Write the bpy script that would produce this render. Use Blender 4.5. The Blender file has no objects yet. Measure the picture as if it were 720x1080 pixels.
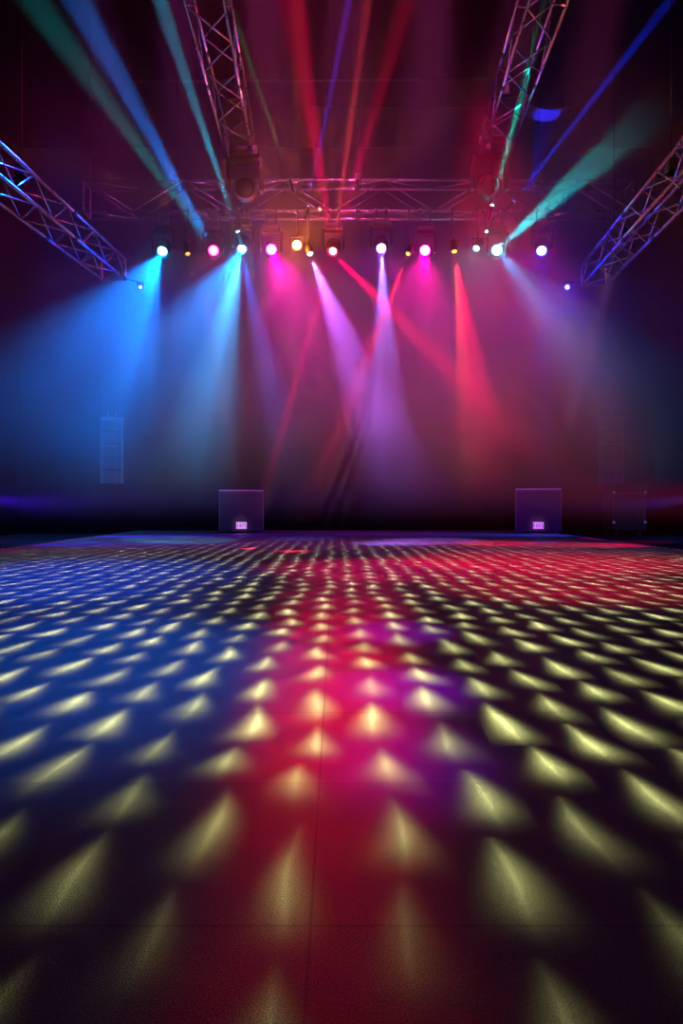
import bpy, bmesh, math, random
from mathutils import Vector, Matrix

random.seed(7)
SC = bpy.context.scene
COL = SC.collection

# ------------------------------------------------------------------ camera
F = 700.0            # focal length in pixels of the 720x1080 frame
CX, CY, CH = 355.0, 532.0, 0.8
def P(px, py, d):
    return Vector(((px - CX) / F * d, d, CH + (CY - py) / F * d))

cam_d = bpy.data.cameras.new('camera')
cam = bpy.data.objects.new('camera', cam_d)
COL.objects.link(cam)
cam.location = (0, 0, CH)
cam.rotation_euler = (math.radians(90), 0, 0)
cam_d.sensor_fit = 'VERTICAL'
cam_d.sensor_height = 36
cam_d.lens = F / 1080 * 36
cam_d.shift_x = 5 / 1080
cam_d.shift_y = -8 / 1080
cam_d.clip_end = 100
SC.camera = cam

# ------------------------------------------------------------------ world, exposure
w = bpy.data.worlds.new('world')
SC.world = w
w.use_nodes = True
w.node_tree.nodes['Background'].inputs[0].default_value = (0.002, 0.002, 0.006, 1)
w.node_tree.nodes['Background'].inputs[1].default_value = 0.3
SC.view_settings.view_transform = 'Standard'
SC.view_settings.look = 'None'
SC.view_settings.exposure = 0
SC.view_settings.gamma = 1
SC.view_settings.use_curve_mapping = False
SC.cycles.volume_bounces = 0
SC.cycles.max_bounces = 4
SC.cycles.sample_clamp_indirect = 3

# ------------------------------------------------------------------ light helpers
def look(d):
    return d.to_track_quat('-Z', 'Y')

def streak_nodes(ld, n, depth, seed):
    """gobo in the fixture: rays of uneven strength around the axis"""
    ld.use_nodes = True
    nt = ld.node_tree
    em = nt.nodes['Emission']
    tc = nt.nodes.new('ShaderNodeTexCoord')
    no = nt.nodes.new('ShaderNodeTexNoise')
    no.inputs['Scale'].default_value = n
    no.inputs['Detail'].default_value = 1
    mp = nt.nodes.new('ShaderNodeMapping')
    mp.inputs['Location'].default_value = (seed, seed * 2.3, 0)
    sp = nt.nodes.new('ShaderNodeSeparateXYZ')
    dv = [nt.nodes.new('ShaderNodeMath') for _ in range(2)]
    cb = nt.nodes.new('ShaderNodeCombineXYZ')
    nt.links.new(tc.outputs['Normal'], sp.inputs[0])
    for k in range(2):
        dv[k].operation = 'DIVIDE'
        nt.links.new(sp.outputs[k], dv[k].inputs[0])
        nt.links.new(sp.outputs[2], dv[k].inputs[1])
        nt.links.new(dv[k].outputs[0], cb.inputs[k])
    nt.links.new(cb.outputs[0], mp.inputs[0])
    nt.links.new(mp.outputs[0], no.inputs['Vector'])
    mr = nt.nodes.new('ShaderNodeMapRange')
    mr.inputs['From Min'].default_value = 0.38
    mr.inputs['From Max'].default_value = 0.66
    mr.inputs['To Min'].default_value = 1 - depth
    mr.inputs['To Max'].default_value = 1 + depth
    nt.links.new(no.outputs[0], mr.inputs[0])
    nt.links.new(mr.outputs[0], em.inputs['Strength'])

def spot(loc, tgt, half, color, power, blend=0.6, radius=0.03, streak=None, falloff=None):
    ld = bpy.data.lights.new('beam', 'SPOT')
    ld.energy = power
    ld.color = color
    ld.spot_size = math.radians(2 * half)
    ld.spot_blend = blend
    ld.shadow_soft_size = radius
    if streak:
        streak_nodes(ld, *streak)
    if falloff:
        ld.use_nodes = True
        nt = ld.node_tree
        em = nt.nodes['Emission']
        fo = nt.nodes.new('ShaderNodeLightFalloff')
        fo.inputs['Strength'].default_value = 1
        nt.links.new(fo.outputs[falloff], em.inputs['Strength'])
    o = bpy.data.objects.new('beam', ld)
    COL.objects.link(o)
    o.location = loc
    o.rotation_mode = 'QUATERNION'
    o.rotation_quaternion = look(Vector(tgt) - Vector(loc))
    return o

def point(loc, color, power, radius=0.05):
    ld = bpy.data.lights.new('added_fill', 'POINT')
    ld.energy = power
    ld.color = color
    ld.shadow_soft_size = radius
    o = bpy.data.objects.new('added_fill', ld)
    COL.objects.link(o)
    o.location = loc
    return o

# ---- the pattern projector over the dance floor: one lamp, one gobo of a lattice of kites
GX, GY, GZ = 1.6, 4.9, 5.1
def gobo_light(power):
    ld = bpy.data.lights.new('gobo_projector_light', 'SPOT')
    ld.energy = power
    ld.color = (1, 1, 1)
    ld.spot_size = math.radians(150)
    ld.spot_blend = 0.25
    ld.shadow_soft_size = 0.0
    ld.use_nodes = True
    nt = ld.node_tree
    N, L = nt.nodes, nt.links
    em = N['Emission']
    def val(x):
        return x if not isinstance(x, (int, float)) else None
    def M(op, a, b=None, c=None, clamp=False):
        n = N.new('ShaderNodeMath'); n.operation = op; n.use_clamp = clamp
        for i, x in enumerate((a, b, c)):
            if x is None: continue
            if isinstance(x, (int, float)): n.inputs[i].default_value = x
            else: L.new(x, n.inputs[i])
        return n.outputs[0]
    tc = N.new('ShaderNodeTexCoord')
    sp = N.new('ShaderNodeSeparateXYZ'); L.new(tc.outputs['Normal'], sp.inputs[0])
    az = M('ABSOLUTE', sp.outputs[2])
    x = M('ADD', M('MULTIPLY', M('DIVIDE', sp.outputs[0], az), GZ), GX)
    y = M('ADD', M('MULTIPLY', M('DIVIDE', sp.outputs[1], az), GZ), GY)
    # slow wobble of the lattice
    cb = N.new('ShaderNodeCombineXYZ'); L.new(x, cb.inputs[0]); L.new(y, cb.inputs[1])
    nz = N.new('ShaderNodeTexNoise'); nz.inputs['Scale'].default_value = 1.3; nz.inputs['Detail'].default_value = 1
    L.new(cb.outputs[0], nz.inputs['Vector'])
    sc = N.new('ShaderNodeSeparateColor'); L.new(nz.outputs['Color'], sc.inputs[0])
    xw = M('ADD', x, M('MULTIPLY', M('SUBTRACT', sc.outputs[0], .5), .16))
    yw = M('ADD', y, M('MULTIPLY', M('SUBTRACT', sc.outputs[1], .5), .34))
    PX, PY = .24, .42
    u = M('ADD', M('DIVIDE', xw, PX), .92)
    iu = M('FLOOR', u)
    fu = M('SUBTRACT', M('FRACT', u), .5)
    par = M('MULTIPLY', M('FLOORED_MODULO', iu, 2), .5)
    v = M('ADD', M('ADD', M('DIVIDE', yw, PY), .15), par)
    iv = M('FLOOR', v)
    fv = M('SUBTRACT', M('FRACT', v), .5)
    cc = N.new('ShaderNodeCombineXYZ'); L.new(iu, cc.inputs[0]); L.new(iv, cc.inputs[1])
    wn = N.new('ShaderNodeTexWhiteNoise'); wn.noise_dimensions = '2D'; L.new(cc.outputs[0], wn.inputs['Vector'])
    rs = N.new('ShaderNodeSeparateColor'); L.new(wn.outputs['Color'], rs.inputs[0])
    fu = M('ADD', fu, M('MULTIPLY', M('SUBTRACT', rs.outputs[0], .5), .22))
    fv = M('ADD', fv, M('MULTIPLY', M('SUBTRACT', rs.outputs[1], .5), .16))
    # kite: wide near the camera end, narrow at the far end, a bright ridge along its length
    lean = M('MULTIPLY', x, -.12)
    ul = M('SUBTRACT', fu, M('MULTIPLY', fv, lean))
    wid = M('SUBTRACT', .24, M('MULTIPLY', fv, .34))
    au = M('DIVIDE', M('ABSOLUTE', ul), M('MAXIMUM', wid, .06))
    body = M('MULTIPLY', M('EXPONENT', M('MULTIPLY', M('POWER', au, 2), -1.6)),
             M('EXPONENT', M('MULTIPLY', M('POWER', M('ABSOLUTE', M('DIVIDE', fv, .27)), 2.4), -1.0)))
    ridge = M('MULTIPLY', M('EXPONENT', M('MULTIPLY', M('ABSOLUTE', ul), -20)),
              M('EXPONENT', M('MULTIPLY', M('POWER', M('ABSOLUTE', M('DIVIDE', M('SUBTRACT', fv, .04), .26)), 2.0), -1.0)))
    pat = M('ADD', M('MULTIPLY', body, .62), M('MULTIPLY', ridge, .85))
    pat = M('MULTIPLY', pat, M('ADD', .45, M('MULTIPLY', rs.outputs[2], .95)))
    # edge of the projected field: fades towards the camera and the sides
    mr = N.new('ShaderNodeMapRange'); mr.interpolation_type = 'SMOOTHSTEP'
    mr.inputs['From Min'].default_value = 1.0; mr.inputs['From Max'].default_value = 3.0
    mr.inputs['To Min'].default_value = .05
    L.new(y, mr.inputs[0])
    mf = N.new('ShaderNodeMapRange'); mf.interpolation_type = 'SMOOTHSTEP'
    mf.inputs['From Min'].default_value = 18.0; mf.inputs['From Max'].default_value = 3
    mf.inputs['To Min'].default_value = .0
    L.new(y, mf.inputs[0])
    ed = N.new('ShaderNodeMapRange'); ed.interpolation_type = 'SMOOTHSTEP'
    ed.inputs['From Min'].default_value = 6.2; ed.inputs['From Max'].default_value = 4.8
    L.new(M('ABSOLUTE', x), ed.inputs[0])
    pat = M('MULTIPLY', M('MULTIPLY', pat, mr.outputs[0]), M('MULTIPLY', mf.outputs[0], ed.outputs[0]))
    # undo the cosine and distance loss towards the rim, as the projector's optics do
    pat = M('MULTIPLY', pat, M('MINIMUM', M('POWER', M('DIVIDE', 1.0, M('MAXIMUM', az, .2)), 3.0), 9))
    mx = N.new('ShaderNodeMix'); mx.data_type = 'RGBA'
    mc = N.new('ShaderNodeMapRange'); mc.inputs['From Min'].default_value = 3; mc.inputs['From Max'].default_value = 9
    L.new(y, mc.inputs[0]); L.new(mc.outputs[0], mx.inputs[0])
    mx.inputs[6].default_value = (.96, 1.0, .34, 1)
    mx.inputs[7].default_value = (1.0, .90, .66, 1)
    L.new(mx.outputs[2], em.inputs['Color'])
    L.new(pat, em.inputs['Strength'])
    o = bpy.data.objects.new('gobo_projector_light', ld)
    COL.objects.link(o)
    o.location = (GX, GY, GZ)
    return o
gobo_light(9800)

BLUE, AZURE, CYAN, TEAL = (.02, .10, 1), (.03, .36, 1), (.10, .75, 1), (.0, .62, .75)
MAG, PINK, RED, AMBER = (1, .03, .55), (1, .10, .55), (1, .03, .10), (1, .38, .04)
LAV, GREEN, VIOLET = (.50, .42, 1), (.12, .75, .30), (.22, .08, 1)

# ---- washes of the floor from added lamps without fixtures, set in front of the haze
def wash(x, z, aim, half, col, power, y=7.3, blend=1.0):
    spot((x, y, z), aim, half, col, power, blend, .1)
for k_, (y_, x_, h_, p_, b_) in enumerate([(6.9, .12, 9, 2000, .10), (5.9, .08, 8, 2200, .10), (5.1, .05, 7, 2600, .09), (4.4, .02, 5.6, 3000, .08),
                            (3.8, .0, 5.0, 3000, .07), (3.25, .0, 4.4, 3500, .07), (2.75, .0, 3.8, 3800, .06), (2.3, -.01, 3.2, 3600, .04),
                            (1.85, -.03, 2.8, 2300, .03), (1.4, -.03, 2.4, 1000, .02), (1.0, -.02, 2.4, 600, .01)]):
    wash(-.1, 5.2, (x_, y_, 0), h_, (1, .001, b_), p_)           # red lane down the middle
wash(1.5, 6.0, (2.9, 9.4, 0), 22, (1, .001, .06), 12000)         # red field, right of centre
wash(1.5, 6.0, (2.2, 6.6, 0), 15, (1, .001, .06), 5200)
wash(0.2, 6.0, (.6, 8.4, 0), 17, (1, .001, .14), 7000)
wash(.5, 5.2, (.30, 2.9, 0), 3.0, (.40, .001, .9), 2600)         # violet beside the lane
wash(.5, 5.2, (.38, 4.2, 0), 4.0, (.40, .001, .9), 2200)
wash(-2.0, 5.6, (-1.25, 3.5, 0), 12, (.0, .10, .7), 3600)        # blue field, left
wash(-3.2, 6.0, (-3.5, 7.5, 0), 27, (.0, .07, 1), 6500)
spot((-8.6, 16.2, .95), (-2.6, 16.9, 0), 14, (.07, .0, 1), 17000, .9, .1)   # added unseen lamp low at the left, violet-blue on the back floor
spot((8.6, 16.2, .95), (3.8, 17.6, 0), 14, (.01, .06, 1), 8000, .9, .1)     # added unseen lamp low at the right, blue
spot((-9.2, 12.6, 1.1), (-3.4, 13.6, 0), 15, (.03, .04, 1), 13000, 1.0, .1)   # more added unseen lamps low at the sides, blue left, red right
spot((9.2, 12.6, 1.1), (3.0, 13.4, 0), 15, (1, .0, .08), 12000, 1.0, .1)
spot((-8.2, 10.5, .8), (-5.9, 11.5, .0), 12, (1, .02, .25), 900, 1.0, .1)
wash(-2.2, 5.8, (-2.3, 5.3, 0), 15, (.0, .09, .9), 2600)
wash(.5, 5.2, (.22, 2.1, 0), 2.6, (.40, .001, .9), 1500)
for sx, col_ in ((-2.68, (1, .5, .85)), (5.62, (1, .35, .65))):   # unseen lamps added to brighten the subwoofers' labels and top edges
    wash(sx * .6, 4.6, (sx, 18.6, .22), 1.1, col_, 7000, 7.3, .3)
    spot((sx * .9, 20.3, 5.2), (sx, 18.7, 1.2), 6, (1, .04, .30), 900, 1.0, .05)

# ------------------------------------------------------------------ materials
def mat(name, color, rough=.5, metal=0, emit=None, strength=0, spec=.5, bump=None):
    m = bpy.data.materials.new(name)
    m.use_nodes = True
    b = m.node_tree.nodes['Principled BSDF']
    b.inputs['Base Color'].default_value = (*color, 1)
    b.inputs['Roughness'].default_value = rough
    b.inputs['Metallic'].default_value = metal
    b.inputs['Specular IOR Level'].default_value = spec
    nt = m.node_tree
    tc = nt.nodes.new('ShaderNodeTexCoord')
    no = nt.nodes.new('ShaderNodeTexNoise')
    no.inputs['Scale'].default_value = 14
    no.inputs['Detail'].default_value = 4
    nt.links.new(tc.outputs['Object'], no.inputs['Vector'])
    mr = nt.nodes.new('ShaderNodeMapRange')
    mr.inputs['To Min'].default_value = max(.02, rough - .12)
    mr.inputs['To Max'].default_value = min(1, rough + .12)
    nt.links.new(no.outputs[0], mr.inputs[0])
    nt.links.new(mr.outputs[0], b.inputs['Roughness'])
    if bump:
        n2 = nt.nodes.new('ShaderNodeTexNoise')
        n2.inputs['Scale'].default_value = bump[0]
        nt.links.new(tc.outputs['Object'], n2.inputs['Vector'])
        bp = nt.nodes.new('ShaderNodeBump')
        bp.inputs['Strength'].default_value = bump[1]
        bp.inputs['Distance'].default_value = .01
        nt.links.new(n2.outputs[0], bp.inputs['Height'])
        nt.links.new(bp.outputs[0], b.inputs['Normal'])
    if emit:
        b.inputs['Emission Color'].default_value = (*emit, 1)
        b.inputs['Emission Strength'].default_value = strength
        m.cycles.emission_sampling = 'NONE'
    return m

M_ALU = mat('truss_aluminium', (.72, .68, .74), .30, 1, bump=(60, .05))
M_BLACKP = mat('black_housing', (.02, .02, .022), .42, bump=(120, .1))
M_STEEL = mat('dark_steel', (.12, .12, .13), .4, .8)
M_GLASS = mat('dark_lens', (.03, .03, .05), .06, 0, spec=1)
M_RING = mat('worn_ring', (.25, .2, .22), .3, .9)
M_CAB = mat('painted_cabinet', (.018, .016, .02), .55, bump=(200, .4))
M_GRILLE = mat('speaker_grille', (.012, .011, .014), .6, .3, bump=(500, .6))
M_EDGE = mat('cabinet_edge', (.10, .09, .11), .35, .6)
M_LIP = mat('cabinet_lip', (.6, .5, .6), .35)
M_LABEL = mat('label_plate', (.75, .72, .75), .5)
M_INK = mat('label_ink', (.05, .03, .05), .6)
M_DRAPE = mat('black_drape', (.0006, .0006, .0007), 1, spec=0)
M_WALL = mat('black_wall', (.0006, .0006, .0007), 1, spec=0)
M_GROUND = mat('black_ground', (.012, .012, .016), .6)
M_STRIP = mat('edge_strip', (.5, .5, .52), .3, .9)
M_PANEL = mat('ceiling_panel', (.3, .3, .33), .6)
M_CABLE = mat('rubber_cable', (.015, .015, .015), .6)

def floor_material():
    m = bpy.data.materials.new('dance_floor_vinyl')
    m.use_nodes = True
    nt = m.node_tree; N, L = nt.nodes, nt.links
    b = N['Principled BSDF']
    tc = N.new('ShaderNodeTexCoord')
    # grain of the vinyl
    n1 = N.new('ShaderNodeTexNoise'); n1.inputs['Scale'].default_value = 330; n1.inputs['Detail'].default_value = 2
    L.new(tc.outputs['Object'], n1.inputs['Vector'])
    n2 = N.new('ShaderNodeTexNoise'); n2.inputs['Scale'].default_value = 5; n2.inputs['Detail'].default_value = 6
    L.new(tc.outputs['Object'], n2.inputs['Vector'])
    cr = N.new('ShaderNodeValToRGB')
    cr.color_ramp.elements[0].position = .4; cr.color_ramp.elements[0].color = (.02, .02, .02, 1)
    cr.color_ramp.elements[1].position = .66; cr.color_ramp.elements[1].color = (.21, .205, .20, 1)
    L.new(n1.outputs[0], cr.inputs[0])
    # wear
    mx = N.new('ShaderNodeMix'); mx.data_type = 'RGBA'; mx.blend_type = 'MULTIPLY'
    mx.inputs[0].default_value = 1
    c2 = N.new('ShaderNodeValToRGB')
    c2.color_ramp.elements[0].position = .3; c2.color_ramp.elements[0].color = (.65, .65, .65, 1)
    c2.color_ramp.elements[1].position = .7; c2.color_ramp.elements[1].color = (1.1, 1.1, 1.1, 1)
    L.new(n2.outputs[0], c2.inputs[0])
    L.new(cr.outputs[0], mx.inputs[6]); L.new(c2.outputs[0], mx.inputs[7])
    # seams between the vinyl sheets
    br = N.new('ShaderNodeTexBrick')
    br.offset = 0; br.squash = 1
    br.inputs['Scale'].default_value = 1
    br.inputs['Brick Width'].default_value = 1.62
    br.inputs['Row Height'].default_value = .645
    br.inputs['Mortar Size'].default_value = .0035
    br.inputs['Mortar Smooth'].default_value = .3
    br.inputs['Color1'].default_value = (1, 1, 1, 1)
    br.inputs['Color2'].default_value = (.82, .82, .82, 1)
    br.inputs['Mortar'].default_value = (.25, .25, .25, 1)
    mp = N.new('ShaderNodeMapping')
    mp.inputs['Location'].default_value = (.05, -1.905 + .645 * 4, 0)
    L.new(tc.outputs['Object'], mp.inputs[0]); L.new(mp.outputs[0], br.inputs['Vector'])
    m2 = N.new('ShaderNodeMix'); m2.data_type = 'RGBA'; m2.blend_type = 'MULTIPLY'; m2.inputs[0].default_value = 1
    L.new(mx.outputs[2], m2.inputs[6]); L.new(br.outputs[0], m2.inputs[7])
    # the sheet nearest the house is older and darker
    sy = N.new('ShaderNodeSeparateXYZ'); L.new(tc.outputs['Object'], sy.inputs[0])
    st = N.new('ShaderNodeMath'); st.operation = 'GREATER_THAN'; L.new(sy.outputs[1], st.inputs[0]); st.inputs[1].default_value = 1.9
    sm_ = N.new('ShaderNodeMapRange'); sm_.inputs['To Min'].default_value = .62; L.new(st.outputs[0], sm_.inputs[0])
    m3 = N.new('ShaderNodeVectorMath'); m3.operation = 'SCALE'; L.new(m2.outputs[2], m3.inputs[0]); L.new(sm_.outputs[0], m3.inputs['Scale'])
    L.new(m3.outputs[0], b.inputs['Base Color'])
    # gloss
    mr = N.new('ShaderNodeMapRange'); mr.inputs['To Min'].default_value = .36; mr.inputs['To Max'].default_value = .55
    L.new(n2.outputs[0], mr.inputs[0]); L.new(mr.outputs[0], b.inputs['Roughness'])
    b.inputs['Specular IOR Level'].default_value = .35
    # scratches + grain bump
    vs = N.new('ShaderNodeTexNoise'); vs.inputs['Scale'].default_value = 9
    mps = N.new('ShaderNodeMapping'); mps.inputs['Scale'].default_value = (1, 9, 1); mps.inputs['Rotation'].default_value = (0, 0, .5)
    L.new(tc.outputs['Object'], mps.inputs[0]); L.new(mps.outputs[0], vs.inputs['Vector'])
    b1 = N.new('ShaderNodeBump'); b1.inputs['Strength'].default_value = .6; b1.inputs['Distance'].default_value = .004
    L.new(n1.outputs[0], b1.inputs['Height'])
    b2 = N.new('ShaderNodeBump'); b2.inputs['Strength'].default_value = .04; b2.inputs['Distance'].default_value = .01
    L.new(vs.outputs[0], b2.inputs['Height']); L.new(b1.outputs[0], b2.inputs['Normal'])
    L.new(b2.outputs[0], b.inputs['Normal'])
    return m
M_FLOOR = floor_material()

# ------------------------------------------------------------------ mesh helpers
def add_box(bm, c, s, bevel=0, rot=None):
    r = bmesh.ops.create_cube(bm, size=1)
    vs = r['verts']
    bmesh.ops.scale(bm, vec=s, verts=vs)
    if bevel:
        es = list({e for v in vs for e in v.link_edges})
        rb = bmesh.ops.bevel(bm, geom=es, offset=bevel, segments=2, affect='EDGES', profile=.5)
        vs = list({v for f in rb['faces'] for v in f.verts} | {v for v in vs if v.is_valid})
    if rot:
        bmesh.ops.rotate(bm, cent=(0, 0, 0), matrix=rot, verts=vs)
    bmesh.ops.translate(bm, vec=c, verts=vs)

def add_tube(bm, a, b, r, seg=10, r2=None):
    a, b = Vector(a), Vector(b)
    d = b - a
    q = d.to_track_quat('Z', 'Y').to_matrix().to_4x4()
    bmesh.ops.create_cone(bm, cap_ends=True, segments=seg, radius1=r, radius2=r if r2 is None else r2,
                          depth=d.length, matrix=Matrix.Translation((a + b) / 2) @ q)

def add_lathe(bm, prof, seg=24, mtx=None):
    """profile of (radius, z) turned about z, closed where the radius is 0"""
    rings = []
    for r, z in prof:
        if r <= 1e-6:
            rings.append([bm.verts.new((0, 0, z))])
        else:
            rings.append([bm.verts.new((r * math.cos(2 * math.pi * k / seg), r * math.sin(2 * math.pi * k / seg), z)) for k in range(seg)])
    for A, B in zip(rings, rings[1:]):
        for k in range(seg):
            k2 = (k + 1) % seg
            if len(A) == 1 and len(B) == 1: continue
            if len(A) == 1: bm.faces.new((A[0], B[k], B[k2]))
            elif len(B) == 1: bm.faces.new((A[k], A[k2], B[0]))
            else: bm.faces.new((A[k], A[k2], B[k2], B[k]))
    if mtx is not None:
        bmesh.ops.transform(bm, matrix=mtx, verts=[v for R in rings for v in R])

def obj(name, bm, m, parent=None, smooth=False):
    bmesh.ops.recalc_face_normals(bm, faces=bm.faces)
    me = bpy.data.meshes.new(name)
    bm.to_mesh(me); bm.free()
    me.materials.append(m)
    if smooth:
        for p in me.polygons: p.use_smooth = True
    o = bpy.data.objects.new(name, me)
    COL.objects.link(o)
    if parent is not None: o.parent = parent
    return o

def thing(name, label, cat, loc=(0, 0, 0), group=None):
    o = bpy.data.objects.new(name, None)
    COL.objects.link(o)
    o.location = loc
    o['label'] = label; o['category'] = cat
    if group: o['group'] = group
    return o

def struct(name, bm, m):
    o = obj(name, bm, m); o['kind'] = 'structure'; return o

def adopt(child, parent):
    child.parent = parent
    child.location = child.location - parent.location

# ------------------------------------------------------------------ setting
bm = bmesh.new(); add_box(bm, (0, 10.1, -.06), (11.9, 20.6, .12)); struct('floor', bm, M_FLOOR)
bm = bmesh.new(); add_box(bm, (0, 10, -.16), (20, 24, .08)); struct('ground', bm, M_GROUND)
for n, s in (('trim_1', -1), ('trim_2', 1)):
    bm = bmesh.new(); add_box(bm, (s * 5.965, 10.1, -.02), (.03, 20.6, .07), .008); struct(n, bm, M_STRIP)
bm = bmesh.new(); add_box(bm, (0, 20.8, 5.9), (20.1, .1, 12.1)); struct('wall_back', bm, M_DRAPE)
bm = bmesh.new(); add_box(bm, (-10, 10, 5.9), (.1, 24, 12.1)); struct('wall_left', bm, M_WALL)
bm = bmesh.new(); add_box(bm, (10, 10, 5.9), (.1, 24, 12.1)); struct('wall_right', bm, M_WALL)
bm = bmesh.new(); add_box(bm, (0, 10, 12), (20.1, 24, .1)); struct('ceiling', bm, M_WALL)

# ------------------------------------------------------------------ haze over the stage
def haze():
    bm = bmesh.new(); add_box(bm, (0, 14.05, 5.9), (19.6, 12.9, 11.7))
    m = bpy.data.materials.new('stage_haze'); m.use_nodes = True
    nt = m.node_tree; N, L = nt.nodes, nt.links
    N.remove(N['Principled BSDF'])
    vol = N.new('ShaderNodeVolumeScatter'); vol.inputs['Anisotropy'].default_value = 0.0
    vol.inputs['Color'].default_value = (1, 1, 1, 1)
    L.new(vol.outputs[0], N['Material Output'].inputs['Volume'])
    ge = N.new('ShaderNodeNewGeometry')
    sp = N.new('ShaderNodeSeparateXYZ'); L.new(ge.outputs['Position'], sp.inputs[0])
    mz = N.new('ShaderNodeMapRange'); mz.interpolation_type = 'SMOOTHSTEP'
    mz.inputs['From Min'].default_value = .35; mz.inputs['From Max'].default_value = 4.8
    mz.inputs['To Min'].default_value = .0015
    L.new(sp.outputs[2], mz.inputs[0])
    my = N.new('ShaderNodeMapRange'); my.interpolation_type = 'SMOOTHSTEP'
    my.inputs['From Min'].default_value = 8.0; my.inputs['From Max'].default_value = 9.6
    L.new(sp.outputs[1], my.inputs[0])
    no = N.new('ShaderNodeTexNoise'); no.inputs['Scale'].default_value = .55; no.inputs['Detail'].default_value = 2
    L.new(ge.outputs['Position'], no.inputs['Vector'])
    mn = N.new('ShaderNodeMapRange'); mn.inputs['From Min'].default_value = .3; mn.inputs['From Max'].default_value = .7
    mn.inputs['To Min'].default_value = .55; mn.inputs['To Max'].default_value = 1.45
    L.new(no.outputs[0], mn.inputs[0])
    def mul(a, b):
        n = N.new('ShaderNodeMath'); n.operation = 'MULTIPLY'
        for i, x in enumerate((a, b)):
            if isinstance(x, float): n.inputs[i].default_value = x
            else: L.new(x, n.inputs[i])
        return n.outputs[0]
    L.new(mul(mul(mz.outputs[0], my.outputs[0]), mul(mn.outputs[0], .09)), vol.inputs['Density'])
    o = obj('haze', bm, m)
    o['kind'] = 'stuff'; o['label'] = 'thin coloured haze drifting over the stage under the lamps'; o['category'] = 'haze'
    return o
haze()

# ------------------------------------------------------------------ trusses
def truss(label, p0, p1, wdt, hgt, bays, r=.021, rb=.010, group='aluminium trusses over the stage', collars=True, chains=2):
    p0, p1 = Vector(p0), Vector(p1)
    t = thing('truss', label, 'truss', p0, group)
    d = (p1 - p0); ln = d.length; d = d.normalized()
    side = d.cross(Vector((0, 0, 1))).normalized()
    up = side.cross(d).normalized()
    def pt(s, a, b): return d * s + side * (a * wdt / 2) + up * (b * hgt / 2)
    for a in (-1, 1):
        for b in (-1, 1):
            bm = bmesh.new(); add_tube(bm, pt(0, a, b), pt(ln, a, b), r, 12); obj('chord', bm, M_ALU, t, True)
    step = ln / bays
    faces = [((-1, 1), (-1, -1)), ((1, 1), (1, -1)), ((-1, 1), (1, 1)), ((-1, -1), (1, -1))]
    for fi, (A, B) in enumerate(faces):
        for k in range(bays):
            s0, s1 = k * step, (k + 1) * step
            X, Y = (A, B) if (k + fi // 2) % 2 == 0 else (B, A)
            bm = bmesh.new(); add_tube(bm, pt(s0, *X), pt(s1, *Y), rb, 8); obj('brace', bm, M_ALU, t, True)
    # square end frames
    for s in (0, ln):
        bm = bmesh.new()
        c = [pt(s, -1, -1), pt(s, 1, -1), pt(s, 1, 1), pt(s, -1, 1)]
        for k in range(4): add_tube(bm, c[k], c[(k + 1) % 4], rb * 1.2, 8)
        obj('end_frame', bm, M_ALU, t)
    if collars:
        n = max(2, round(ln / 2.6))
        for k in range(1, n):
            for a in (-1, 1):
                for b in (-1, 1):
                    q = pt(ln * k / n, a, b)
                    bm = bmesh.new(); add_tube(bm, q - d * .05, q + d * .05, r * 1.35, 12)
                    obj('connector', bm, M_STEEL, t, True)
    for k in range(chains):
        q = pt(ln * (k + .5) / chains, 0, 1)
        bm = bmesh.new(); add_tube(bm, (q.x, q.y, q.z), (q.x, q.y, 11.94 - p0.z), .004, 6); obj('suspension_cable', bm, M_CABLE, t)
        bm = bmesh.new()
        add_tube(bm, pt(ln * (k + .5) / chains, -1, 1), pt(ln * (k + .5) / chains, 1, 1), .02, 8)
        add_box(bm, q + Vector((0, 0, .10)), (.12, .12, .16), .02); obj('hoist', bm, M_BLACKP, t)
    return t

D0 = 11.0
YC = 11.2     # depth of the front chords of the long truss
zt, zb = P(0, 190, YC).z, P(0, 222.5, YC).z
xm0, xm1 = P(88, 0, YC).x, P(668, 0, YC).x
truss('long horizontal aluminium truss spanning the stage above the row of lamps',
      (xm0, YC + .16, (zt + zb) / 2), (xm1, YC + .16, (zt + zb) / 2), .32, zt - zb, 11, chains=3)
# trusses running from the house towards the stage
G = None
truss('aluminium truss overhead left of centre running back to a dark moving head',
      P(206, -60, 6.6), P(254, 156, 10.7), .42, .42, 7)
truss('aluminium truss overhead right of centre with teal beam crossing it',
      P(592, -60, 6.6), P(520, 156, 10.7), .42, .42, 7)
truss('sloping truss at the left edge of the picture catching pink light',
      P(-30, 160, 6.8), P(120, 284, 11.3), .40, .34, 9)
truss('sloping truss at the right edge of the picture catching amber light',
      P(752, 150, 6.8), P(626, 290, 11.3), .40, .34, 9)

# ------------------------------------------------------------------ fixtures
LENS = {}
def lens_mat(c, s):
    k = (c, s)
    if k not in LENS: LENS[k] = mat('lit_lens', (.1, .1, .1), .3, emit=c, strength=s)
    return LENS[k]

def zmat(direction, loc):
    return Matrix.Translation(loc) @ Vector(direction).to_track_quat('Z', 'Y').to_matrix().to_4x4()

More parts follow.
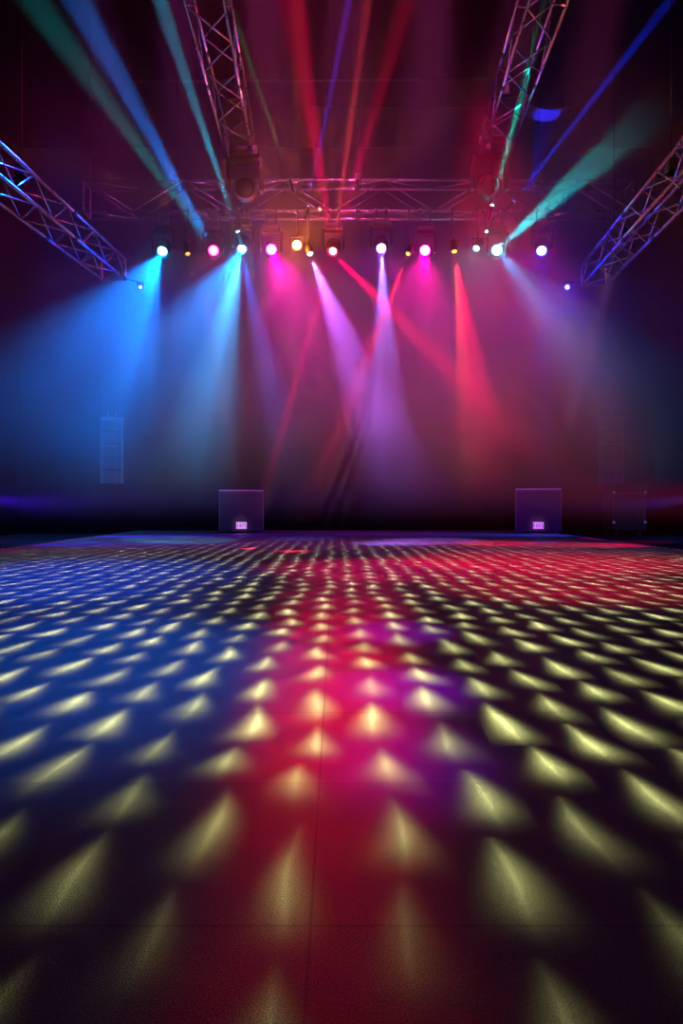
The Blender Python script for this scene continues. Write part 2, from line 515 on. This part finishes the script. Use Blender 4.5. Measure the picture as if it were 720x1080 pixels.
def moving_head(label, px, py, d, color, s=.84, strength=7, aim=None, hang=None, lit=True, lens_r=.075, group='moving heads in the lamp row'):
    """moving head hanging under a truss: clamp, base, yoke, head with lens"""
    L0 = P(px, py, d + (.05 if hang is None else 0))
    look_dir = (Vector((0, 0, CH + 1.2)) - L0).normalized()
    if aim is not None:
        look_dir = (look_dir * .8 + (Vector(aim) - L0).normalized() * .35).normalized()
    H = L0 - look_dir * .2 * s
    root = Vector((H.x, H.y, zb if hang is None else H.z + hang))
    t = thing('moving_head_light', label, 'stage light', root, group)
    h = H - root
    topz = h.z + .42 * s
    bm = bmesh.new(); add_box(bm, (0, 0, topz), (.34 * s, .24 * s, .11 * s), .015)
    base = obj('base', bm, M_BLACKP, t)
    bm = bmesh.new(); add_box(bm, (0, -.122 * s, topz + .005), (.26 * s, .006, .035 * s)); obj('display', bm, M_EDGE, base)
    for sx in (-1, 1):
        bm = bmesh.new()
        add_tube(bm, (sx * .1 * s, 0, topz + .05 * s), (sx * .1 * s, 0, -.03), .012, 8)
        add_lathe(bm, [(.022, -.02), (.045, -.02), (.045, .02), (.022, .02), (.022, -.02)], 16,
                  Matrix.Translation((sx * .1 * s, 0, 0)) @ Matrix.Rotation(math.pi / 2, 4, 'Y'))
        obj('clamp', bm, M_STEEL, t)
    bm = bmesh.new()
    add_box(bm, (0, 0, topz - .085 * s), (.42 * s, .10 * s, .05 * s), .01)
    for sx in (-1, 1):
        add_box(bm, (sx * .2 * s, 0, h.z + .17 * s), (.045 * s, .10 * s, .40 * s), .012)
    obj('yoke', bm, M_BLACKP, t)
    mtx = zmat(look_dir, h)
    bm = bmesh.new()
    q = s
    prof = [(0, -.2 * q), (.10 * q, -.2 * q), (.14 * q, -.17 * q)]
    for k in range(5):
        z = -.15 + k * .035
        prof += [(.150 * q, z * q), (.150 * q, (z + .018) * q), (.135 * q, (z + .02) * q), (.135 * q, (z + .034) * q)]
    prof += [(.15 * q, .04 * q), (.13 * q, .12 * q), (.11 * q, .19 * q), (.095 * q, .19 * q), (.09 * q, .15 * q), (0, .15 * q)]
    add_lathe(bm, prof, 28, mtx)
    head = obj('head', bm, M_BLACKP, t, False)
    bm = bmesh.new(); add_lathe(bm, [(lens_r * 1.05, .185 * q), (.112 * q, .185 * q), (.112 * q, .205 * q), (lens_r * 1.05, .205 * q), (lens_r * 1.05, .185 * q)], 28, mtx)
    obj('bezel', bm, M_RING if not lit else M_STEEL, head, True)
    bm = bmesh.new()
    pr = [(lens_r * math.cos(a), .17 * q + lens_r * .75 * math.sin(a)) for a in [i * math.pi / 14 for i in range(7)]] + [(0, .17 * q + lens_r * .75)]
    add_lathe(bm, [(0, .155 * q), (lens_r, .155 * q)] + pr, 24, mtx)
    obj('lens', bm, lens_mat(color, strength) if lit else M_GLASS, head, True)
    return t, L0 + look_dir * .08

def par_light(label, px, py, d, color, aim, r=.05, strength=5, anchor=None, group='small spotlights on the rig'):
    """small spotlight: can, yoke, clamp, lens; 'up' points it above the truss"""
    L0 = P(px, py, d)
    ad = (Vector(aim) - L0).normalized()
    cd = (Vector((0, 0, CH)) - L0).normalized()
    dr = (ad * .6 + cd * .6).normalized()
    H = L0 - dr * .12
    root = Vector(anchor) if anchor else Vector((H.x, YC, zb))
    t = thing('spotlight', label, 'stage light', root, group)
    h = H - root
    mtx = zmat(dr, h)
    bm = bmesh.new()
    k = r / .05
    add_lathe(bm, [(0, -.13), (.045 * k, -.13), (.06 * k, -.10), (.062 * k, .10), (.068 * k, .105), (.068 * k, .125), (.055 * k, .125), (.054 * k, .09), (0, .09)], 20, mtx)
    can = obj('can', bm, M_BLACKP, t, False)
    bm = bmesh.new()
    pr = [(r * math.cos(a), .10 + r * .7 * math.sin(a)) for a in [i * math.pi / 12 for i in range(6)]] + [(0, .10 + r * .7)]
    add_lathe(bm, [(0, .092), (r, .092)] + pr, 20, mtx)
    obj('lens', bm, lens_mat(color, strength), can, True)
    bm = bmesh.new()
    wy = .085 * k
    sg = 1 if h.z <= .02 else -1
    ytop = h.z + sg * .10 * k
    for sx in (-1, 1):
        add_box(bm, (h.x + sx * wy, h.y, (h.z + ytop) / 2), (.008, .025, abs(ytop - h.z) + .02))
    add_box(bm, (h.x, h.y, ytop), (wy * 2 + .008, .025, .008))
    obj('yoke', bm, M_STEEL, t)
    bm = bmesh.new()
    add_tube(bm, (h.x, h.y, ytop), (0, 0, 0), .010, 8)
    add_lathe(bm, [(.02, -.015), (.038, -.015), (.038, .015), (.02, .015), (.02, -.015)], 14, Matrix.Rotation(math.pi / 2, 4, 'Y'))
    obj('clamp', bm, M_STEEL, t)
    return t, L0 + dr * .05

def star_flare(t, loc, color, power):
    """added spot with a ray pattern that imitates camera flare around the lamp"""
    o = spot(loc, (loc[0] * .6, 0, 3.5), 88, color, power, .05, .01); adopt(o, t)
    ld = o.data; ld.use_nodes = True
    nt = ld.node_tree; N, L = nt.nodes, nt.links
    def M(op, a, b=None):
        n = N.new('ShaderNodeMath'); n.operation = op
        for i, x in enumerate((a, b)):
            if x is None: continue
            if isinstance(x, (int, float)): n.inputs[i].default_value = x
            else: L.new(x, n.inputs[i])
        return n.outputs[0]
    tc = N.new('ShaderNodeTexCoord')
    sp = N.new('ShaderNodeSeparateXYZ'); L.new(tc.outputs['Normal'], sp.inputs[0])
    th = M('ADD', M('ARCTAN2', sp.outputs[1], sp.outputs[0]), .2)
    ray = M('POWER', M('ABSOLUTE', M('COSINE', M('MULTIPLY', th, 7))), 26)
    sheet = M('EXPONENT', M('MULTIPLY', M('POWER', M('SUBTRACT', M('ABSOLUTE', sp.outputs[2]), .30), 2), -60))
    L.new(M('MULTIPLY', ray, sheet), N['Emission'].inputs['Strength'])
    return o

def beam(t, loc, px, py, d, half, color, power, blend=.6, streak=None, falloff=None, radius=.03):
    tg = P(px, py, d)
    lo = Vector(loc)
    lo = lo + (tg - lo).normalized() * .05
    lo = lo + (Vector((0, 0, CH)) - lo).normalized() * (.12 if py < 230 else .09)
    o = spot(lo, tg, half, color, power * (.6 if py > 230 else 1.1), blend, radius, streak, falloff)
    adopt(o, t)
    return o
def glow(t, loc, color, power, front=.13):
    # lamp halo: wide spots added at the lens, aimed back and forward into the haze
    o = spot(loc, Vector(loc) + Vector((0, .9, -.35)), 84, color, power * .42, .35, .04); adopt(o, t)
    o = spot(loc, Vector(loc) + Vector((0, -1, .3)), 55, color, power * front, .6, .04); adopt(o, t); return o

FR = 9.9     # depth that the upward beams lean to, in front of the long truss
t, l = moving_head('moving head with cyan-white lens, leftmost of the lamp row', 171, 265, D0, (.35, .95, 1), aim=P(120, 480, 13))
beam(t, l, 128, 440, 13.0, 14, (.0, .20, 1), 11000, .9, (7, .5, 3)); glow(t, l, (0, .4, 1), 70)
beam(t, l, 70, 430, 14.5, 26, (.0, .17, .9), 13000, 1.0)
t, l = moving_head('moving head with red-rimmed lens, left of the two cyan ones', 225, 264, D0, (1, .16, .40))
glow(t, l, (1, .0, .2), 90)
beam(t, l, 92, 20, FR, 3.6, (.0, .20, .95), 28000, .9, (14, .5, 2), radius=.05)
beam(t, l, 50, 20, FR, 4.0, (.0, .34, .36), 9000, 1.0, (14, .5, 5), radius=.05)
t, l = moving_head('moving head with pale cyan lens throwing a broad milky beam', 255, 262, D0, (.55, .95, 1), lens_r=.06, aim=P(215, 500, 13))
beam(t, l, 214, 450, 13.0, 13, (.06, .46, 1), 14000, .8, (8, .5, 1)); glow(t, l, (.05, .5, 1), 120)
beam(t, l, 310, 520, 14.5, 8, (.02, .12, 1), 8000, .9, (10, .6, 9))
beam(t, l, 170, 420, 14.5, 24, (.0, .21, .9), 11000, 1.0)
t, l = moving_head('moving head with magenta lens beside the amber lamp', 286, 263, D0, (1, .28, .95))
glow(t, l, (1, .0, .6), 280)
beam(t, l, 335, 400, 15.0, 30, (1, .0, .42), 3300, 1.0)
t, l = par_light('spotlight blazing amber, brightest lamp of the row', 313, 258.5, D0 - .05, (1, .72, .25), P(313, 300, 9), .07, 14)
glow(t, l, (1, .16, .01), 320, .7)
star_flare(t, l, (1, .30, .05), 420)  # added flare rays around the amber lamp
t, l = moving_head('moving head with peach lens under the tall red beam', 351, 265, D0, (1, .62, .42), lens_r=.06, aim=P(330, 450, 12))
beam(t, l, 310, 410, 11.4, 1.6, (1, .01, .10), 70000, .5)
beam(t, l, 455, 370, 12.2, 5, (1, .0, .07), 22000, .7, (14, .5, 5))
beam(t, l, 390, -20, FR, 1.5, (1, .05, .05), 26000, .7)
beam(t, l, 300, -40, FR, 4.5, (1, .0, .08), 11000, 1.0, (12, .6, 6), radius=.05)
beam(t, l, 440, -40, FR, 3.2, (1, .0, .08), 11000, 1.0, (12, .5, 3), radius=.05)
glow(t, l, (1, .0, .08), 60)
t, l = moving_head('moving head with lavender-white lens and narrow violet cone, centre right', 402, 262, D0, (.85, .78, 1), aim=P(410, 450, 12))
beam(t, l, 408, 450, 12.4, 9.5, (.24, .16, 1), 15000, .6, (9, .45, 2)); glow(t, l, (.2, .02, 1), 100)
t, l = moving_head('moving head with hot pink lens right of the centre', 448, 264, D0, (1, .35, .80))
glow(t, l, (1, .0, .30), 300)
beam(t, l, 440, 400, 15.0, 30, (1, .0, .34), 3300, 1.0)
t, l = moving_head('moving head with cyan lens throwing a teal beam up to the right', 524, 263.5, D0, (.45, 1, 1))
beam(t, l, 612, 185, 8.9, 5.0, (.0, .60, .66), 10000, .5, (14, .5, 4)); glow(t, l, (0, .6, .8), 110)
beam(t, l, 640, 400, 13.5, 17, (.0, .22, .50), 4800, .9, (8, .6, 8))
t, l = moving_head('moving head with blue-white lens, rightmost of the lamp row', 571, 264.5, D0, (.70, .80, 1), aim=P(571, 450, 12))
beam(t, l, 573, 480, 13, 4, (.0, .02, 1), 7000, .9); glow(t, l, (.0, .01, 1), 260)

t, l = par_light('small orange spotlight between the cyan and red moving heads', 198, 268, D0, (1, .42, .12), P(250, 450, 12), .04, 2.5)
beam(t, l, 240, 440, 12.5, 2.5, (1, .25, .14), 2600, .8)
t, l = par_light('small lavender spotlight with wide beam right of the amber lamp', 327, 268, D0, (.85, .75, 1), P(380, 450, 12), .05, 5)
beam(t, l, 394, 440, 12.6, 11.5, (.42, .12, 1), 17000, .55, (10, .6, 6))
t, l = par_light('small amber spotlight with short red beam, right of the lavender head', 430, 268, D0, (1, .55, .14), P(405, 330, 11), .04, 2.5)
beam(t, l, 400, 345, 11.0, 4.0, (1, .01, .05), 30000, .8)
t, l = par_light('small amber spotlight above the orange-red cone', 479, 265.5, D0, (1, .58, .12), P(500, 450, 12), .045, 3)
beam(t, l, 506, 450, 12.4, 9.0, (1, .0, .045), 13000, .5, (10, .5, 7))
beam(t, l, 490, 420, 12.0, 5.0, (1, .20, .0), 6500, .8)
t, l = par_light('small cyan spotlight left beside the cyan moving head', 502, 262, D0, (.5, 1, 1), P(470, 330, 11), .05, 6)
glow(t, l, (0, .6, .8), 60)
t, l = par_light('small cyan spotlight hanging above the milky beam', 250.5, 244, D0 - .2, (.5, 1, 1), P(170, 0, 11), .035, 5)
beam(t, l, 165, -10, FR, 2.4, (.0, .38, .62), 22000, .6, (20, .4, 3))
t, l = par_light('tiny cyan spotlight in front of the right big moving head, teal beam rising from it', 519, 216, 9.6, (.5, 1, 1), P(566, 40, 9), .03, 5, anchor=(2.235, 9.6, 6.29))
beam(t, l, 566, 40, 8.9, 1.7, (.0, .60, .45), 30000, .6)
t, l = par_light('tiny cyan spotlight hanging just above the pair of cyan lamps at right', 513, 244, D0 - .2, (.5, 1, 1), P(520, 210, 10), .025, 5)
t, l = par_light('small orange spotlight clamped under the long truss near its centre', 337, 221, D0, (1, .35, .25), P(313, 258, 10.7), .03, 3)
beam(t, l, 316, 255, 10.9, 7, (1, .22, .03), 1400, .8)
t, l = par_light('tiny violet spotlight on the long truss left of centre', 325, 217, D0, (.3, .3, 1), P(372, 0, 11), .025, 3)
beam(t, l, 371, -15, FR, 1.1, (.07, .03, 1), 30000, .6)
t, l = par_light('tiny green spotlight on top of the long truss left of centre', 305, 189, D0, (.1, .6, .3), P(240, 0, 11.6), .022, 1.0, anchor=(P(305, 189, D0).x, YC, zt))
beam(t, l, 236, -15, FR, 1.2, (.05, .45, .10), 11000, .7)
t, l = par_light('small blue spotlight on the long truss right of the dark moving head', 542, 212, D0, (.12, .2, 1), P(660, 60, 11), .03, 1.6)
beam(t, l, 664, 55, FR, 1.5, (.0, .03, 1), 22000, .6)
t, l = par_light('tiny deep blue lamp at the end of the left sloping truss', 148, 303, 11.1, (.3, .4, 1), P(148, 340, 10), .03, 4, anchor=(-3.585, 11.26, 4.633))
glow(t, l, (.0, .01, 1), 260)
t, l = par_light('tiny blue lamp at the end of the right sloping truss', 598, 303, 11.1, (.4, .5, 1), P(598, 340, 10), .035, 5, anchor=(4.175, 11.26, 4.536))
glow(t, l, (.0, .01, 1), 320)

# two large unlit moving heads at the ends of the overhead trusses
moving_head('big unlit moving head under the end of the left overhead truss', 258, 198, 10.15, (0, 0, 0), s=1.3, lit=False, lens_r=.14, hang=.60, group='big unlit moving heads')
moving_head('big unlit moving head under the end of the right overhead truss', 516, 196, 10.15, (0, 0, 0), s=1.3, lit=False, lens_r=.13, hang=.60, group='big unlit moving heads')

# ---- washes on the rig (unseen lamps added to brighten the trusses)
spot((-.8, 6.5, 9.4), P(340, 215, 11), 36, (1, .01, .36), 120, .9, .2)
for k_ in range(7):      # row of narrow spots added above the frame to brighten the long truss
    x_ = -3.5 + 1.22 * k_
    spot((x_ * .9, 7.2, 8.8), (x_, YC, 5.95), 9.5, (.9, .08, .45 if k_ > 1 else .8), (350, 700, 1300, 1300, 1300, 700, 500)[k_], .9, .08)
point((0, 7.3, 7.9), (1, .02, .25), 40, .15)
spot((2.4, 7.0, 6.4), P(690, 235, 9), 42, (1, .16, .08), 190, .9, .1)
spot((-2.3, 7.0, 6.4), P(45, 225, 9), 42, (1, .02, .25), 170, .9, .1)

# ------------------------------------------------------------------ objects on and behind the floor
def sub(label, x0, x1, ytop, ybot, d, letters):
    A, B = P(x0, ybot, d), P(x1, ytop, d)
    wd, ht, dp = B.x - A.x, B.z, 1.0
    turn = math.atan2(-(A.x + B.x) / 2, d)
    t = thing('subwoofer', label, 'loudspeaker', ((A.x + B.x) / 2 - math.sin(turn) * dp / 2, d + math.cos(turn) * dp / 2, 0), 'subwoofers at the back of the floor')
    bm = bmesh.new(); add_box(bm, (0, 0, .04 + (ht - .04) / 2), (wd, dp, ht - .04), .02)
    obj('cabinet', bm, M_CAB, t)
    bm = bmesh.new(); add_box(bm, (0, -dp / 2 - .006, ht * .5), (wd * .93, .012, ht * .88), .004); obj('grille', bm, M_GRILLE, t)
    bm = bmesh.new(); add_box(bm, (0, -dp / 2 + .02, ht + .003), (wd * .985, .07, .03), .006); obj('top_edge', bm, M_LIP, t)
    for sx in (-1, 1):
        bm = bmesh.new(); add_box(bm, (sx * wd * .485, -dp / 2 - .004, ht * .5), (.012, .01, ht * .9)); obj('side_edge', bm, M_STEEL, t)
    for sx in (-1, 1):
        for sy in (-1, 1):
            bm = bmesh.new(); add_tube(bm, (sx * wd * .4, sy * dp * .38, 0), (sx * wd * .4, sy * dp * .38, .05), .04, 14); obj('foot', bm, M_CABLE, t)
    t.rotation_euler = (0, 0, turn)
    lb_w, lb_h = .29, .19
    zc = .21
    bm = bmesh.new(); add_box(bm, (0, -dp / 2 - .016, zc), (lb_w, .010, lb_h), .003); lab = obj('label_plate', bm, M_LABEL, t)
    # dark lettering on the plate
    bm = bmesh.new()
    yy = -dp / 2 - .0225
    def stroke(x, z, w_, h_): add_box(bm, (x, yy, z), (w_, .003, h_))
    cw = .058
    for i, ch in enumerate(letters):
        x = -lb_w / 2 + .042 + i * (cw + .011)
        hh = .105
        if ch == 'E':
            stroke(x - cw * .36, zc, .012, hh)
            for q in (-1, 0, 1): stroke(x, zc + q * (hh / 2 - .006), cw * .8, .011)
        elif ch == 'V':
            for q in (-1, 1): add_box(bm, (x + q * cw * .2, yy, zc), (.012, .003, hh), rot=None)
            stroke(x, zc - hh / 2 + .006, cw * .4, .011)
        elif ch == 'S':
            for q in (-1, 0, 1): stroke(x, zc + q * (hh / 2 - .006), cw * .8, .011)
            stroke(x - cw * .36, zc + hh / 4, .012, hh / 2); stroke(x + cw * .36, zc - hh / 4, .012, hh / 2)
        else:
            stroke(x, zc, .014, hh)
    obj('lettering', bm, M_INK, lab)
    return t
sub('square black subwoofer left of centre with pink-lit top edge and pale label', 231, 278, 517.5, 562, 18.6, 'EVES')
sub('square black subwoofer right of centre with red glint on its top edge', 544, 591, 516, 562, 18.6, 'EVES')

def column(label, x0, x1, y0, y1, d, n):
    A, B = P(x0, y1, d), P(x1, y0, d)
    wd = B.x - A.x; ht = B.z - A.z
    top = Vector(((A.x + B.x) / 2, d + .25, B.z))
    t = thing('hanging_speaker_column', label, 'loudspeaker', top, 'hanging speaker columns')
    t.rotation_euler = (0, 0, math.atan2(-top.x, top.y))
    h1 = ht / n
    for k in range(n):
        zc = -h1 * (k + .5)
        bm = bmesh.new(); add_box(bm, (0, 0, zc), (wd, .42, h1 - .03), .015); c = obj('cabinet', bm, M_CAB, t)
        bm = bmesh.new(); add_box(bm, (0, -.214, zc), (wd * .82, .01, h1 - .07), .003); obj('grille', bm, M_GRILLE, c)
    for sx in (-.5, .18, .5):
        bm = bmesh.new(); add_box(bm, (sx * wd, -.225, -ht / 2), (.018, .02, ht)); obj('rail', bm, M_EDGE, t)
    bm = bmesh.new(); add_box(bm, (0, 0, .03), (wd * 1.1, .46, .06), .01); obj('rigging_frame', bm, M_STEEL, t)
    for sx in (-.2, .15):
        bm = bmesh.new(); add_tube(bm, (sx * wd, -.1, .05), (sx * wd, -.1, .25), .03, 10); obj('shackle', bm, M_EDGE, t)
    for sx in (-1, 1):
        bm = bmesh.new(); add_tube(bm, (sx * wd * .4, 0, .05), (sx * wd * .4, 0, 11.9 - top.z), .008, 6); obj('cable', bm, M_CABLE, t)
column('tall dark speaker column hanging at the left of the back drape', 104, 125.5, 442, 510, 18.8, 5)
column('tall dark speaker column hanging at the right of the back drape', 636, 660, 440, 510, 18.8, 5)

def case(label, x0, x1, ytop, ybot, d):
    A, B = P(x0, ybot, d), P(x1, ytop, d)
    wd = B.x - A.x
    h0, h1 = A.z, B.z
    cx = (A.x + B.x) / 2
    t = thing('flight_case', label, 'case', (cx, d + .4, -.12))
    bot, top_ = .18, h1 + .12
    bm = bmesh.new(); add_box(bm, (0, 0, (bot + top_) / 2), (wd, .8, top_ - bot), .01); obj('body', bm, M_CAB, t)
    zs = (h0 + .12, top_ - .012)
    for sx in (-1, 1):
        bm = bmesh.new(); add_box(bm, (sx * wd / 2, -.4, (bot + top_) / 2), (.03, .03, top_ - bot)); obj('edge_rail', bm, M_EDGE, t)
    for z in (zs[0], zs[1]):
        bm = bmesh.new(); add_box(bm, (0, -.4, z), (wd, .03, .03)); obj('edge_rail', bm, M_EDGE, t)
    for sx in (-1, 1):
        for z in (zs[0], zs[1]):
            bm = bmesh.new(); bmesh.ops.create_icosphere(bm, subdivisions=2, radius=.045, matrix=Matrix.Translation((sx * wd / 2, -.41, z))); obj('ball_corner', bm, M_LABEL, t, True)
    dz = zs[1] - zs[0]
    bm = bmesh.new()
    add_tube(bm, (-wd / 2 + .03, -.405, zs[1] - .03), (wd / 2 - .03, -.405, zs[0] + .03), .012, 6)
    obj('strap', bm, M_EDGE, t)
    for sx in (-1, 1):
        for sy in (-1, 1):
            bm = bmesh.new()
            add_tube(bm, (sx * wd * .38 - .02, sy * .3, .07), (sx * wd * .38 + .02, sy * .3, .07), .07, 16)
            add_box(bm, (sx * wd * .38, sy * .3, .14), (.06, .07, .1))
            obj('caster', bm, M_CABLE, t)
case('dark flight case with ball corners standing by the right wall', 647, 680, 519, 551, 19.0)

# pipes hanging under the ceiling
def pipe(label, a, b, r, m=M_STEEL, cat='pipe', name='ceiling_pipe'):
    a, b = Vector(a), Vector(b)
    t = thing(name, label, cat, a, 'thin ceiling pipes')
    bm = bmesh.new(); add_tube(bm, (0, 0, 0), b - a, r, 12); obj('tube', bm, m, t, True)
    for f in (.15, .5, .85):
        q = (b - a) * f
        bm = bmesh.new(); add_tube(bm, q, (q.x, q.y, 11.94 - a.z), .008, 6); obj('hanger', bm, M_CABLE, t)
    return t
pipe('upper thin horizontal ceiling pipe behind the overhead trusses', P(140, 86, 14.5), P(560, 83, 14.5), .03, M_ALU)
pipe('lower thin horizontal ceiling pipe behind the overhead trusses', P(330, 113, 15.5), P(600, 114, 15.5), .02, M_STEEL)

def hanging(label, px, py, d, s):
    c = P(px, py, d)
    t = thing('ceiling_reflector', label, 'panel', c)
    bm = bmesh.new()
    prof = [(-.5, 0), (-.3, .10), (0, .15), (.3, .12), (.5, .04)]
    rows = []
    for y in (-.25, .25):
        rows.append([bm.verts.new((x * s, y * s, -z * s)) for x, z in prof])
    for k in range(len(prof) - 1): bm.faces.new((rows[0][k], rows[0][k + 1], rows[1][k + 1], rows[1][k]))
    r = bmesh.ops.extrude_face_region(bm, geom=bm.faces[:])
    bmesh.ops.translate(bm, vec=(0, 0, .02), verts=[v for v in r['geom'] if isinstance(v, bmesh.types.BMVert)])
    obj('panel', bm, M_PANEL, t)
    for sx in (-.4, .4):
        bm = bmesh.new(); add_tube(bm, (sx * s, 0, -.01), (sx * s, 0, 11.94 - c.z), .006, 6); obj('wire', bm, M_CABLE, t)
    return t
hanging('curved hanging panel lit blue between the right overhead truss and blue beam', 577, 116, 12.5, .75)
spot(P(560, 205, 12.2), P(577, 116, 12.5), 9, (.01, .02, 1), 450, .5)
